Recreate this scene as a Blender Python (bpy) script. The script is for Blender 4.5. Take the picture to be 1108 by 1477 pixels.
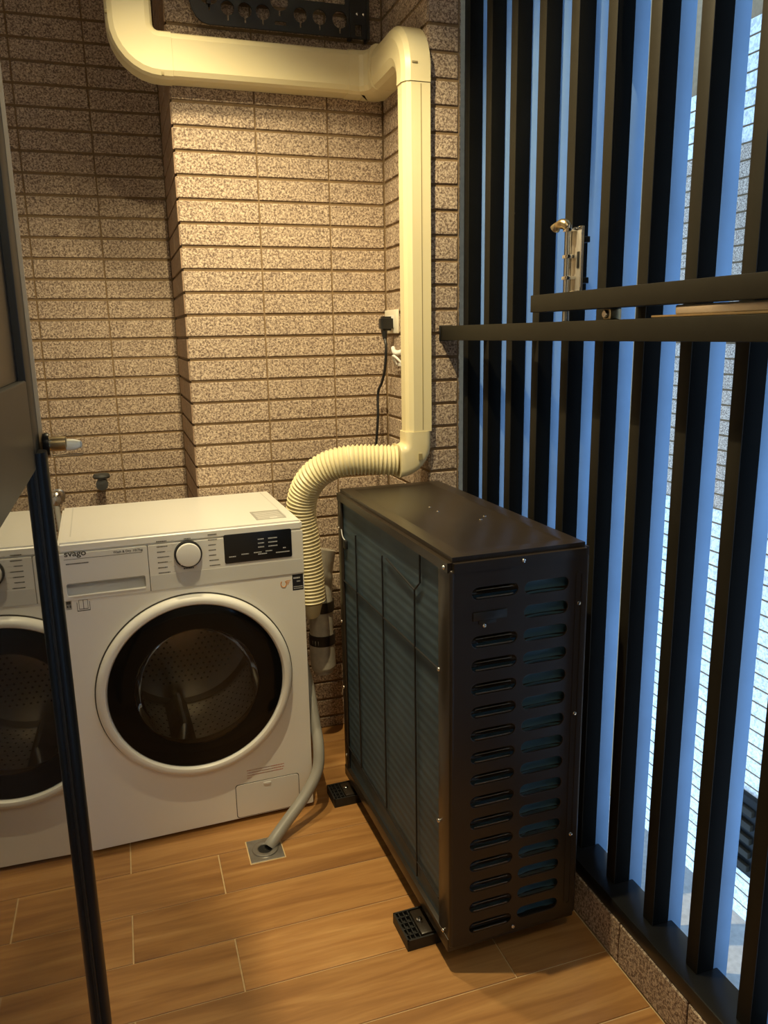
import bpy, bmesh, math, random
from mathutils import Vector, Matrix
random.seed(7)
SC = bpy.context.scene
COL = SC.collection
for o in list(bpy.data.objects): bpy.data.objects.remove(o, do_unlink=True)

# ------------------------------------------------------------------ camera, world, exposure
cam_d = bpy.data.cameras.new('camera'); cam = bpy.data.objects.new('camera', cam_d); COL.objects.link(cam)
cam_d.sensor_fit = 'HORIZONTAL'; cam_d.sensor_width = 36.0; cam_d.lens = 36.0*1130.04/1108.0
cam_d.clip_start = 0.02; cam_d.clip_end = 200
Fv = Vector((.3055, .9260, -.2219)); Rv = Vector((.9483, -.3170, -.0172)); Uv = Vector((.0863, .2052, .9749))
M3 = Matrix((Rv, Uv, -Fv)).transposed()
cam.matrix_world = Matrix.Translation((0, -2.4061, 1.3165)) @ M3.to_4x4()
SC.camera = cam
W = bpy.data.worlds.new('evening_sky'); SC.world = W; W.use_nodes = True
bg = W.node_tree.nodes['Background']; bg.inputs[0].default_value = (.40, .65, 1.0, 1); bg.inputs[1].default_value = 3.3
SC.view_settings.view_transform = 'Standard'; SC.view_settings.look = 'None'
SC.view_settings.gamma = 1.0; SC.view_settings.use_curve_mapping = False
SC.view_settings.exposure = 0.08
LAMP1_W = 56.0      # lamp over the washer
LAMP2_W = 116.0      # lamp in the middle of the balcony
LAMP3_W = 24.0      # added fill lamp behind the viewer, softens shadows on front faces
LAMP_COL = (1.0, .83, .48)

# ------------------------------------------------------------------ materials
def lin(c): return tuple(((v/255)/12.92 if v/255 <= .04045 else ((v/255+.055)/1.055)**2.4) for v in c)
def new_mat(name):
    m = bpy.data.materials.new(name); m.use_nodes = True
    nt = m.node_tree; return m, nt, nt.nodes['Principled BSDF']
def N(nt, t, **kw):
    n = nt.nodes.new(t)
    for k, v in kw.items(): setattr(n, k, v)
    return n
def mat(name, col, rough=.5, metal=0.0, var=.06, scale=30, bump=0.0, spec=None, coat=0.0):
    m, nt, b = new_mat(name)
    geo = N(nt, 'ShaderNodeNewGeometry'); nz = N(nt, 'ShaderNodeTexNoise')
    nz.inputs['Scale'].default_value = scale; nz.inputs['Detail'].default_value = 4
    nt.links.new(geo.outputs['Position'], nz.inputs['Vector'])
    rp = N(nt, 'ShaderNodeValToRGB')
    a = tuple(max(0, c*(1-var)) for c in col); d = tuple(min(1, c*(1+var)) for c in col)
    rp.color_ramp.elements[0].position = .3; rp.color_ramp.elements[1].position = .7
    rp.color_ramp.elements[0].color = (*a, 1); rp.color_ramp.elements[1].color = (*d, 1)
    nt.links.new(nz.outputs['Fac'], rp.inputs['Fac']); nt.links.new(rp.outputs['Color'], b.inputs['Base Color'])
    b.inputs['Roughness'].default_value = rough; b.inputs['Metallic'].default_value = metal
    if spec is not None: b.inputs['Specular IOR Level'].default_value = spec
    if coat: b.inputs['Coat Weight'].default_value = coat; b.inputs['Coat Roughness'].default_value = .05
    if bump:
        bp = N(nt, 'ShaderNodeBump'); bp.inputs['Strength'].default_value = bump; bp.inputs['Distance'].default_value = .002
        nt.links.new(nz.outputs['Fac'], bp.inputs['Height']); nt.links.new(bp.outputs['Normal'], b.inputs['Normal'])
    return m
def granite(name, dark, mid, light, scale, bump):
    m, nt, b = new_mat(name)
    geo = N(nt, 'ShaderNodeNewGeometry')
    n1 = N(nt, 'ShaderNodeTexNoise'); n1.inputs['Scale'].default_value = scale; n1.inputs['Detail'].default_value = 3; n1.inputs['Roughness'].default_value = .6; n1.inputs['Distortion'].default_value = .8
    n2 = N(nt, 'ShaderNodeTexNoise'); n2.inputs['Scale'].default_value = scale*.13; n2.inputs['Detail'].default_value = 2
    n3 = N(nt, 'ShaderNodeTexVoronoi'); n3.inputs['Scale'].default_value = scale*.32
    for n in (n1, n2, n3): nt.links.new(geo.outputs['Position'], n.inputs['Vector'])
    rp = N(nt, 'ShaderNodeValToRGB'); e = rp.color_ramp.elements
    e[0].position = .40; e[0].color = (*dark, 1); e[1].position = .60; e[1].color = (*light, 1)
    x = e.new(.47); x.color = (*mid, 1)
    nt.links.new(n1.outputs['Fac'], rp.inputs['Fac'])
    mx = N(nt, 'ShaderNodeMix', data_type='RGBA', blend_type='MULTIPLY'); mx.inputs[0].default_value = .35
    r2 = N(nt, 'ShaderNodeValToRGB'); r2.color_ramp.elements[0].position = .35; r2.color_ramp.elements[1].position = .65
    r2.color_ramp.elements[0].color = (.72, .68, .66, 1); r2.color_ramp.elements[1].color = (1, 1, 1, 1)
    nt.links.new(n2.outputs['Fac'], r2.inputs['Fac'])
    nt.links.new(rp.outputs['Color'], mx.inputs[6]); nt.links.new(r2.outputs['Color'], mx.inputs[7])
    # rare black pits
    r3 = N(nt, 'ShaderNodeValToRGB'); r3.color_ramp.elements[0].position = .05; r3.color_ramp.elements[1].position = .09
    r3.color_ramp.elements[0].color = (.45, .4, .38, 1); r3.color_ramp.elements[1].color = (1, 1, 1, 1)
    nt.links.new(n3.outputs['Distance'], r3.inputs['Fac'])
    m3 = N(nt, 'ShaderNodeMix', data_type='RGBA', blend_type='MULTIPLY'); m3.inputs[0].default_value = .6
    nt.links.new(mx.outputs[2], m3.inputs[6]); nt.links.new(r3.outputs['Color'], m3.inputs[7])
    nt.links.new(m3.outputs[2], b.inputs['Base Color'])
    b.inputs['Roughness'].default_value = .75
    bp = N(nt, 'ShaderNodeBump'); bp.inputs['Strength'].default_value = bump; bp.inputs['Distance'].default_value = .003
    nt.links.new(n1.outputs['Fac'], bp.inputs['Height']); nt.links.new(bp.outputs['Normal'], b.inputs['Normal'])
    return m
def wood(name):
    m, nt, b = new_mat(name)
    geo = N(nt, 'ShaderNodeNewGeometry'); oi = N(nt, 'ShaderNodeObjectInfo')
    mp = N(nt, 'ShaderNodeMapping'); mp.inputs['Scale'].default_value = (2.2, 26, 10)
    ad = N(nt, 'ShaderNodeVectorMath', operation='ADD')
    sc = N(nt, 'ShaderNodeVectorMath', operation='SCALE'); sc.inputs['Scale'].default_value = 37
    cb = N(nt, 'ShaderNodeCombineXYZ')
    nt.links.new(oi.outputs['Random'], cb.inputs[0]); nt.links.new(oi.outputs['Random'], cb.inputs[1])
    nt.links.new(cb.outputs[0], sc.inputs[0]); nt.links.new(geo.outputs['Position'], ad.inputs[0]); nt.links.new(sc.outputs[0], ad.inputs[1])
    nt.links.new(ad.outputs[0], mp.inputs['Vector'])
    n1 = N(nt, 'ShaderNodeTexNoise'); n1.inputs['Scale'].default_value = 1.0; n1.inputs['Detail'].default_value = 6; n1.inputs['Distortion'].default_value = .9
    n2 = N(nt, 'ShaderNodeTexNoise'); n2.inputs['Scale'].default_value = 6.0; n2.inputs['Detail'].default_value = 5
    nt.links.new(mp.outputs[0], n1.inputs['Vector']); nt.links.new(mp.outputs[0], n2.inputs['Vector'])
    r1 = N(nt, 'ShaderNodeValToRGB'); e = r1.color_ramp.elements
    e[0].position = .25; e[0].color = (*lin((146, 100, 56)), 1); e[1].position = .75; e[1].color = (*lin((200, 152, 94)), 1)
    x = e.new(.50); x.color = (*lin((178, 128, 74)), 1)
    nt.links.new(n1.outputs['Fac'], r1.inputs['Fac'])
    r2 = N(nt, 'ShaderNodeValToRGB'); r2.color_ramp.elements[0].position = .38; r2.color_ramp.elements[1].position = .6
    r2.color_ramp.elements[0].color = (.72, .68, .62, 1); r2.color_ramp.elements[1].color = (1, 1, 1, 1)
    nt.links.new(n2.outputs['Fac'], r2.inputs['Fac'])
    mx = N(nt, 'ShaderNodeMix', data_type='RGBA', blend_type='MULTIPLY'); mx.inputs[0].default_value = .28
    nt.links.new(r1.outputs['Color'], mx.inputs[6]); nt.links.new(r2.outputs['Color'], mx.inputs[7])
    hv = N(nt, 'ShaderNodeHueSaturation')
    mr = N(nt, 'ShaderNodeMapRange'); mr.inputs['To Min'].default_value = .86; mr.inputs['To Max'].default_value = 1.1
    nt.links.new(oi.outputs['Random'], mr.inputs['Value']); nt.links.new(mr.outputs[0], hv.inputs['Value'])
    nt.links.new(mx.outputs[2], hv.inputs['Color']); nt.links.new(hv.outputs['Color'], b.inputs['Base Color'])
    b.inputs['Roughness'].default_value = .38
    bp = N(nt, 'ShaderNodeBump'); bp.inputs['Strength'].default_value = .12; bp.inputs['Distance'].default_value = .001
    nt.links.new(n2.outputs['Fac'], bp.inputs['Height']); nt.links.new(bp.outputs['Normal'], b.inputs['Normal'])
    return m
def coil_mat(name):
    m, nt, b = new_mat(name)
    geo = N(nt, 'ShaderNodeNewGeometry'); sp = N(nt, 'ShaderNodeSeparateXYZ'); nt.links.new(geo.outputs['Position'], sp.inputs[0])
    ml = N(nt, 'ShaderNodeMath', operation='MULTIPLY'); ml.inputs[1].default_value = 2*math.pi/.024
    sn = N(nt, 'ShaderNodeMath', operation='SINE'); nt.links.new(sp.outputs['Z'], ml.inputs[0]); nt.links.new(ml.outputs[0], sn.inputs[0])
    nz = N(nt, 'ShaderNodeTexNoise'); nz.inputs['Scale'].default_value = 9; nz.inputs['Detail'].default_value = 6
    nt.links.new(geo.outputs['Position'], nz.inputs['Vector'])
    ad = N(nt, 'ShaderNodeMath', operation='MULTIPLY_ADD'); ad.inputs[1].default_value = .06; nt.links.new(sn.outputs[0], ad.inputs[0]); nt.links.new(nz.outputs['Fac'], ad.inputs[2])
    rp = N(nt, 'ShaderNodeValToRGB'); e = rp.color_ramp.elements
    e[0].position = .3; e[0].color = (.048, .080, .108, 1); e[1].position = .85; e[1].color = (.080, .125, .160, 1)
    nt.links.new(ad.outputs[0], rp.inputs['Fac']); nt.links.new(rp.outputs['Color'], b.inputs['Base Color'])
    b.inputs['Roughness'].default_value = .55; b.inputs['Metallic'].default_value = .3
    bp = N(nt, 'ShaderNodeBump'); bp.inputs['Strength'].default_value = .12; bp.inputs['Distance'].default_value = .003
    nt.links.new(sn.outputs[0], bp.inputs['Height']); nt.links.new(bp.outputs['Normal'], b.inputs['Normal'])
    return m
def window_glass(name, tint, fac=.0, ior=1.5):
    m = bpy.data.materials.new(name); m.use_nodes = True; nt = m.node_tree
    for n in list(nt.nodes): nt.nodes.remove(n)
    out = N(nt, 'ShaderNodeOutputMaterial'); tr = N(nt, 'ShaderNodeBsdfTransparent'); gl = N(nt, 'ShaderNodeBsdfGlossy')
    tr.inputs[0].default_value = (*tint, 1); gl.inputs['Roughness'].default_value = .015
    fr = N(nt, 'ShaderNodeFresnel'); fr.inputs['IOR'].default_value = ior
    mx = N(nt, 'ShaderNodeMixShader'); nt.links.new(fr.outputs[0], mx.inputs[0]); nt.links.new(tr.outputs[0], mx.inputs[1]); nt.links.new(gl.outputs[0], mx.inputs[2])
    nt.links.new(mx.outputs[0], out.inputs[0]); return m
def emit(name, col, s):
    m, nt, b = new_mat(name); b.inputs['Base Color'].default_value = (*col, 1)
    b.inputs['Emission Color'].default_value = (*col, 1); b.inputs['Emission Strength'].default_value = s; return m

TILE = granite('granite_tile', lin((116, 96, 82)), lin((160, 138, 119)), lin((216, 196, 172)), 185, .55)
TILE_SMOOTH = granite('smooth_return_tile', lin((150, 124, 102)), lin((165, 138, 114)), lin((182, 154, 130)), 170, .15)
TILE_PALE = granite('pale_facade_tile', lin((190, 190, 188)), lin((215, 215, 212)), lin((235, 235, 232)), 60, .3)
JOINT = mat('tile_joint_mortar', lin((134, 110, 80)), .9, var=.12, scale=60)
GROUT = mat('floor_grout', lin((214, 186, 140)), .85, var=.08, scale=80)
WOOD = wood('wood_plank_tile')
PLASTER = mat('ceiling_paint', lin((222, 216, 204)), .8, var=.03, scale=8)
BLACK_AL = mat('dark_bronze_aluminium', (.019, .016, .011), .55, 0, .08, 20, spec=.15)
SLAT_SHADE = mat('slat_shade_black', (.004, .004, .0036), .7, 0, .08, 20, spec=.04)  # slat bodies near-black, shade on their sides put into the colour
RAIL_AL = mat('dark_rail_aluminium', (.012, .012, .012), .30, 0, .1, 14, spec=.4)
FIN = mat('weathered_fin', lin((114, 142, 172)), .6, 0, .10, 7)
SILL = mat('pale_stone_sill', lin((206, 206, 204)), .7, 0, .12, 90, .2)
WHITE = mat('white_enamel', lin((236, 233, 226)), .28, 0, .012, 3)
WHITE2 = mat('white_plastic', lin((232, 229, 222)), .35, 0, .012, 5)
PANELW = mat('satin_white_fascia', lin((226, 223, 217)), .35, 0, .012, 5)
PANELS = mat('pale_grey_fascia', lin((212, 210, 205)), .4, 0, .012, 5)
GREYLINE = mat('dark_seam', lin((70, 66, 60)), .7, 0, .05, 30)
INK = mat('grey_ink', lin((70, 67, 62)), .6, 0, .03, 50)
INKRED = mat('red_ink', lin((200, 96, 70)), .6, 0, .03, 50)
INKORG = mat('orange_ink', lin((214, 140, 40)), .6, 0, .03, 50)
INKWHITE = mat('white_ink', lin((190, 190, 190)), .6, 0, .03, 50)
STICKER_BLK = mat('black_sticker', lin((28, 28, 34)), .5, 0, .05, 50)
STICKER_GRY = mat('grey_sticker', lin((168, 165, 158)), .5, 0, .06, 60)
BLKGLASS = mat('black_glass', (.004, .004, .004), .08, 0, .05, 20, spec=.2)
BLKPLAST = mat('black_plastic', (.012, .012, .012), .4, 0, .08, 30)
DISPLAY = mat('black_display', (.008, .009, .011), .12, 0, .05, 20)
STEEL = mat('brushed_steel', (.62, .60, .56), .22, 1.0, .06, 40)
STEELDK = mat('drum_steel', (.52, .49, .44), .28, 1.0, .10, 30)
SATIN = mat('satin_steel', (.55, .50, .44), .42, .6, .06, 40)
CHROME = mat('chrome', (.80, .78, .74), .12, 1.0, .03, 30)
BRASS = mat('satin_brass', (.62, .48, .28), .3, 1.0, .05, 30)
HOLE = mat('dark_hole', (.01, .009, .008), .8, 0, .05, 30)
GASKET = mat('grey_rubber', (.05, .05, .048), .6, 0, .08, 30)
IVORY = mat('ivory_pvc', lin((236, 222, 178)), .36, 0, .015, 6)
IVORY_D = mat('ivory_pvc_corrugated', lin((232, 220, 178)), .45, 0, .02, 20)
IVORY_S = mat('ivory_seam', lin((150, 136, 98)), .6, 0, .03, 20)
ACDARK = mat('bronze_brown_steel', lin((48, 40, 32)), .30, .15, .06, 12)
ACIN = mat('ac_inside', lin((78, 112, 130)), .5, .2, .1, 20)
ACGLOSS = mat('glossy_bronze_steel', lin((84, 72, 60)), .22, .4, .06, 12)
ACLIP = mat('polished_bronze_lip', lin((120, 108, 92)), .18, .7, .06, 12)
COIL = coil_mat('condenser_coil')
WIRE = mat('black_wire', (.008, .008, .009), .5, 0, .05, 30)
RUBBER = mat('black_rubber', (.014, .013, .012), .55, 0, .1, 60, .2)
HOSEGREY = mat('grey_pvc_hose', lin((150, 146, 138)), .42, 0, .03, 20)
DRAINST = mat('dull_stainless', (.40, .38, .35), .38, .9, .1, 60)
WRAP = mat('white_pipe_wrap', lin((196, 190, 176)), .7, 0, .14, 40, .5)
TAPE = mat('dark_tape', lin((44, 36, 28)), .5, 0, .2, 60)
DOORBLK = mat('black_door_frame', (.007, .007, .007), .32, 0, .08, 20, spec=.12)
DOORBRN = mat('dark_bronze_door', (.014, .012, .009), .45, 0, .08, 20, spec=.25)
STRIP = mat('door_edge_strip', lin((176, 154, 122)), .5, 0, .05, 30)
DOORGLASS = mat('dark_reflective_glass', (.012, .011, .010), .015, 0, .05, 3); 
_b = DOORGLASS.node_tree.nodes['Principled BSDF']; _b.inputs['IOR'].default_value = 2.3
DARKGLASS = mat('dark_tinted_glass', (.006, .007, .007), .3, 0, .05, 3, spec=.2)
CLEAR = window_glass('clear_film', (.95, .95, .94), ior=1.2)
DOORWIN = window_glass('washer_window_glass', (.62, .61, .58))
BOWL = window_glass('washer_bowl_glass', (.92, .92, .90), ior=1.12)
LAMPGLOW = emit('lamp_diffuser', (1, .82, .55), 6)
SOCKET = mat('ivory_outlet', lin((232, 224, 204)), .4, 0, .02, 20)

# ------------------------------------------------------------------ helpers
def finish(me, smooth=35):
    if smooth:
        for q in me.polygons: q.use_smooth = True
        me.set_sharp_from_angle(angle=math.radians(smooth))
def link(name, me, m, parent=None, loc=None, rot=None):
    o = bpy.data.objects.new(name, me); COL.objects.link(o)
    if m is not None and not me.materials: me.materials.append(m)
    if parent is not None: o.parent = parent
    if loc is not None: o.location = loc
    if rot is not None: o.rotation_euler = rot
    return o
def build(name, bm, m, parent=None, smooth=35, **k):
    me = bpy.data.meshes.new(name); bm.normal_update(); bm.to_mesh(me); bm.free(); finish(me, smooth)
    return link(name, me, m, parent, **k)
def addbox(bm, x0, x1, y0, y1, z0, z1):
    v = [bm.verts.new(c) for c in ((x0,y0,z0),(x1,y0,z0),(x1,y1,z0),(x0,y1,z0),(x0,y0,z1),(x1,y0,z1),(x1,y1,z1),(x0,y1,z1))]
    for f in ((0,3,2,1),(4,5,6,7),(0,1,5,4),(1,2,6,5),(2,3,7,6),(3,0,4,7)): bm.faces.new([v[i] for i in f])
def box(name, x0, x1, y0, y1, z0, z1, m, parent=None, bev=0.0, seg=2, **k):
    bm = bmesh.new(); addbox(bm, x0, x1, y0, y1, z0, z1)
    if bev: bmesh.ops.bevel(bm, geom=list(bm.edges), offset=bev, segments=seg, affect='EDGES', profile=.5)
    return build(name, bm, m, parent, **k)
def boxes(name, L, m, parent=None, **k):
    bm = bmesh.new()
    for b in L: addbox(bm, *b)
    return build(name, bm, m, parent, **k)
def lathe(name, prof, m, parent=None, n=64, axis='Y', loc=(0,0,0), close=False, smooth=35):
    """prof: (r, t) pairs, turned about axis through loc"""
    bm = bmesh.new(); rings = []
    for r, t in prof:
        ring = []
        for i in range(n):
            a = 2*math.pi*i/n; c, s = r*math.cos(a), r*math.sin(a)
            p = (c, t, s) if axis == 'Y' else ((c, s, t) if axis == 'Z' else (t, c, s))
            ring.append(bm.verts.new(Vector(p)+Vector(loc)))
        rings.append(ring)
    for a, b in zip(rings, rings[1:]):
        for i in range(n): bm.faces.new((a[i], a[(i+1) % n], b[(i+1) % n], b[i]))
    if close:
        bm.faces.new(rings[0]); bm.faces.new(rings[-1])
    bmesh.ops.remove_doubles(bm, verts=bm.verts, dist=1e-6)
    bmesh.ops.recalc_face_normals(bm, faces=bm.faces)
    return build(name, bm, m, parent, smooth)
def smooth_path(P, n):
    """Catmull-Rom through P, n samples per span"""
    P = [Vector(p) for p in P]; Q = [P[0]*2-P[1]] + P + [P[-1]*2-P[-2]]; out = []
    for i in range(1, len(Q)-2):
        p0, p1, p2, p3 = Q[i-1], Q[i], Q[i+1], Q[i+2]
        for k in range(n):
            t = k/n
            out.append(.5*((2*p1)+(p2-p0)*t+(2*p0-5*p1+4*p2-p3)*t*t+(3*p1-p0-3*p2+p3)*t**3))
    out.append(P[-1]); return out
def tube(name, pts, rad, m, parent=None, n=14, caps=True, smooth=35):
    """pts: list of Vector; rad: number or list"""
    bm = bmesh.new(); pts = [Vector(p) for p in pts]; rings = []; up = None
    for i, p in enumerate(pts):
        t = (pts[min(i+1, len(pts)-1)]-pts[max(i-1, 0)]).normalized()
        if up is None: up = t.orthogonal().normalized()
        up = (up-t*up.dot(t)).normalized(); sd = t.cross(up)
        r = rad[i] if isinstance(rad, (list, tuple)) else rad
        rings.append([bm.verts.new(p+up*r*math.cos(2*math.pi*k/n)+sd*r*math.sin(2*math.pi*k/n)) for k in range(n)])
    for a, b in zip(rings, rings[1:]):
        for k in range(n): bm.faces.new((a[k], a[(k+1) % n], b[(k+1) % n], b[k]))
    if caps: bm.faces.new(rings[0]); bm.faces.new(rings[-1])
    bmesh.ops.recalc_face_normals(bm, faces=bm.faces)
    return build(name, bm, m, parent, smooth)
def sweep(name, path, frames, prof, m, parent=None, smooth=35, caps=True):
    """path points; frames: (a_axis, b_axis, a_scale, b_scale) per point; prof: closed 2D list"""
    bm = bmesh.new(); rings = []
    for p, (A, B, sa, sb) in zip(path, frames):
        p, A, B = Vector(p), Vector(A), Vector(B)
        rings.append([bm.verts.new(p+A*a*sa+B*b*sb) for a, b in prof])
    n = len(prof)
    for a, b in zip(rings, rings[1:]):
        for k in range(n): bm.faces.new((a[k], a[(k+1) % n], b[(k+1) % n], b[k]))
    if caps: bm.faces.new(rings[0]); bm.faces.new(rings[-1])
    bmesh.ops.recalc_face_normals(bm, faces=bm.faces)
    return build(name, bm, m, parent, smooth)
def curve_mesh(splines, thick, bev=0.0):
    cu = bpy.data.curves.new('tmp', 'CURVE'); cu.dimensions = '2D'; cu.fill_mode = 'BOTH'; cu.extrude = thick/2; cu.bevel_depth = bev; cu.bevel_resolution = 1
    for s in splines:
        sp = cu.splines.new('POLY'); sp.points.add(len(s)-1); sp.use_cyclic_u = True
        for q, (x, y) in zip(sp.points, s): q.co = (x, y, 0, 1)
    o = bpy.data.objects.new('tmp', cu); COL.objects.link(o); bpy.context.view_layer.update()
    me = bpy.data.meshes.new_from_object(o.evaluated_get(bpy.context.evaluated_depsgraph_get()))
    bpy.data.objects.remove(o); bpy.data.curves.remove(cu); me.materials.clear(); return me
def plate(name, splines, thick, m, parent=None, M=None, bev=0.0):
    """flat plate with holes; splines in XZ of the parent, facing -Y by default"""
    me = curve_mesh(splines, thick, bev); me.transform(Matrix.Rotation(math.pi/2, 4, 'X'))
    if M is not None: me.transform(M)
    finish(me, 35); return link(name, me, m, parent)
def text(name, s, size, m, parent, x, y, z, width=None):
    cu = bpy.data.curves.new('tmp', 'FONT'); cu.body = s; cu.size = size; cu.extrude = .0002; cu.offset = size*.02
    o = bpy.data.objects.new('tmp', cu); COL.objects.link(o); bpy.context.view_layer.update()
    me = bpy.data.meshes.new_from_object(o.evaluated_get(bpy.context.evaluated_depsgraph_get()))
    bpy.data.objects.remove(o); bpy.data.curves.remove(cu); me.materials.clear()
    if width:
        w = max(v.co.x for v in me.vertices)-min(v.co.x for v in me.vertices); me.transform(Matrix.Scale(width/w, 4, (1, 0, 0)))
    me.transform(Matrix.Translation((x, y, z)) @ Matrix.Rotation(math.pi/2, 4, 'X'))
    return link(name, me, m, parent)
def stadium(cx, cz, w, h, n=7):
    r = h/2; P = []
    for i in range(n+1):
        a = -math.pi/2+math.pi*i/n; P.append((cx+w/2-r+r*math.cos(a), cz+r*math.sin(a)))
    for i in range(n+1):
        a = math.pi/2+math.pi*i/n; P.append((cx-w/2+r+r*math.cos(a), cz+r*math.sin(a)))
    return P
def rrect(x0, x1, z0, z1, r, n=4):
    P = []
    for cx, cz, a0 in ((x1-r, z0+r, -90), (x1-r, z1-r, 0), (x0+r, z1-r, 90), (x0+r, z0+r, 180)):
        for i in range(n+1):
            a = math.radians(a0+90*i/n); P.append((cx+r*math.cos(a), cz+r*math.sin(a)))
    return P
def circle(cx, cz, r, n=48): return [(cx+r*math.cos(2*math.pi*i/n), cz+r*math.sin(2*math.pi*i/n)) for i in range(n)]
def thing(name, label, cat, loc=(0,0,0), rz=0.0, group=None):
    o = bpy.data.objects.new(name, None); COL.objects.link(o); o.empty_display_size = .05
    o.location = loc; o.rotation_euler = (0, 0, rz); o['label'] = label; o['category'] = cat
    if group: o['group'] = group
    return o
def tag(o, label, cat, group=None):
    o['label'] = label; o['category'] = cat
    if group: o['group'] = group
    return o
def struct(o, label=None):
    o['kind'] = 'structure'
    if label: o['label'] = label
    return o

# ------------------------------------------------------------------ room shell
PX, PZ, ZR = .2126, .0637, 1.9514            # tile pitch and one joint height
GH, GV = .0085, .0046                        # joint widths
TT = .0042                                    # tile thickness proud of the mortar
ZC = 2.56                                    # ceiling
YL, YCOL = .416, -.362                       # recessed wall / column front
XS, XPL, XC, XCR = -.62, .215, .812, .907     # left wall, pilaster left edge, column left face, column right edge
rows = []
z = ZR - PZ*math.floor(ZR/PZ) - PZ
while z < ZC:
    a, b = max(z+GH/2, .002), min(z+PZ-GH/2, ZC-.002)
    if b-a > .008: rows.append((a, b))
    z += PZ
_tm = {}
def tile_mesh(w, h, m, chip=.0015):
    k = (round(w, 4), round(h, 4), m.name)
    if k not in _tm:
        bm = bmesh.new(); c = chip
        # front face at y=0, body runs back to +TT, chamfered front edge
        f = [bm.verts.new(q) for q in ((c,0,c),(w-c,0,c),(w-c,0,h-c),(c,0,h-c))]
        g = [bm.verts.new(q) for q in ((0,c,0),(w,c,0),(w,c,h),(0,c,h))]
        e = [bm.verts.new(q) for q in ((0,TT,0),(w,TT,0),(w,TT,h),(0,TT,h))]
        bm.faces.new(f)
        for A, B in ((f, g), (g, e)):
            for i in range(4): bm.faces.new((A[i], B[i], B[(i+1) % 4], A[(i+1) % 4]))
        bmesh.ops.recalc_face_normals(bm, faces=bm.faces)
        me = bpy.data.meshes.new('tile'); bm.to_mesh(me); bm.free(); me.materials.append(m); _tm[k] = me
    return _tm[k]
def tile_wall(parent, joints, origin, rz, m, rws=rows):
    """joints: list of s positions along the wall; s=0 at origin, direction by rz; tile faces look to local -y"""
    R = Matrix.Rotation(rz, 3, 'Z')
    for s0, s1 in zip(joints, joints[1:]):
        for a, b in rws:
            w = s1-s0-GV
            if w < .006: continue
            o = bpy.data.objects.new('tile', tile_mesh(w, b-a, m)); COL.objects.link(o); o.parent = parent
            o.location = Vector(origin)+R @ Vector((s0+GV/2, random.uniform(-.0004, .0004), a)); o.rotation_euler = (0, 0, rz)

floor = struct(box('floor', XS-.1, .905, -3.3, YL+.05, -.06, -.0025, GROUT), 'wood look plank tile balcony floor with pale grout')
ceiling = struct(box('ceiling', XS-.1, 1.9, -3.3, YL+.2, ZC, ZC+.12, PLASTER), 'pale painted balcony ceiling')
# mortar bodies: tile faces sit on the measured planes, mortar TT behind
wall_back = struct(box('wall_back', XS-.1, XPL-.015, YL+TT, YL+.12, 0, ZC, JOINT), 'recessed granite tiled back wall beside the projecting pilaster')
wall_pilaster = struct(box('wall_pilaster', XPL-.013, XC+.30, TT, YL+.12, 0, ZC, JOINT), 'projecting granite tiled pilaster behind the washing machine')
wall_column = struct(box('wall_column', XC+TT, XCR-TT, YCOL+TT, .006, 0, ZC, JOINT), 'granite tiled column beside the slatted screen')
tile_wall(wall_back, [XS, -.4442, -.2312, -.0161, .197], (0, YL, 0), 0, TILE)
tile_wall(wall_pilaster, [XPL-.018, .4284, .6407, XC], (0, 0, 0), 0, TILE)
# pilaster left return: faces -x ; local x runs along -y when rz=-90
tile_wall(wall_pilaster, [-YL+.004, -YL+.213, -.004], (XPL-.019, 0, 0), -math.pi/2, TILE_SMOOTH)
tile_wall(wall_column, [.004, .068, .281, -YCOL-.001], (XC, 0, 0), -math.pi/2, TILE)
tile_wall(wall_column, [XC+.002, XCR-.008, XCR], (0, YCOL, 0), 0, TILE)
# column right return faces +x
tile_wall(wall_column, [YCOL+.004, YCOL+.2, -.005], (XCR, 0, 0), math.pi/2, TILE)
wall_left = struct(box('wall_left', XS-.12, XS-.01, -3.3, YL+.1, 0, ZC, PLASTER), 'left balcony wall hidden behind the open door')
wall_front = struct(box('wall_front', XS-.1, .93, -3.32, -3.2, 0, ZC, PLASTER), 'balcony wall behind the viewer')
# floor planks
PW, PL_, GJ = .1541, .76, .0032
def plank(x0, x1, y0, y1):
    k = ('plank', round(x1-x0, 3), round(y1-y0, 3))
    if k not in _tm:
        bm = bmesh.new(); addbox(bm, 0, x1-x0, 0, y1-y0, -.008, 0)
        bmesh.ops.bevel(bm, geom=[e for e in bm.edges if all(v.co.z > -.001 for v in e.verts)], offset=.0008, segments=1, affect='EDGES')
        me = bpy.data.meshes.new('plank'); bm.to_mesh(me); bm.free(); me.materials.append(WOOD); _tm[k] = me
    o = bpy.data.objects.new('plank', _tm[k]); COL.objects.link(o); o.parent = floor; o.location = (x0, y0, 0)
DR = (.213, .300, -.630, -.536)               # floor drain cut-out
y1 = -.5605+PW*6.0; i = 0
while y1 > -3.2:
    y0 = y1-PW; ya, yb = max(y0, -3.2)+GJ/2, min(y1, YL)-GJ/2
    off = (-.080 if i % 2 == 1 else .137)
    xs = [XS] + [off+PL_*k for k in range(-2, 3) if XS+.02 < off+PL_*k < .88] + [.8975]
    if yb-ya > .01:
        for xa, xb in zip(xs, xs[1:]): plank(xa+GJ/2, xb-GJ/2, ya, yb)
    y1 = y0; i += 1

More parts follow.
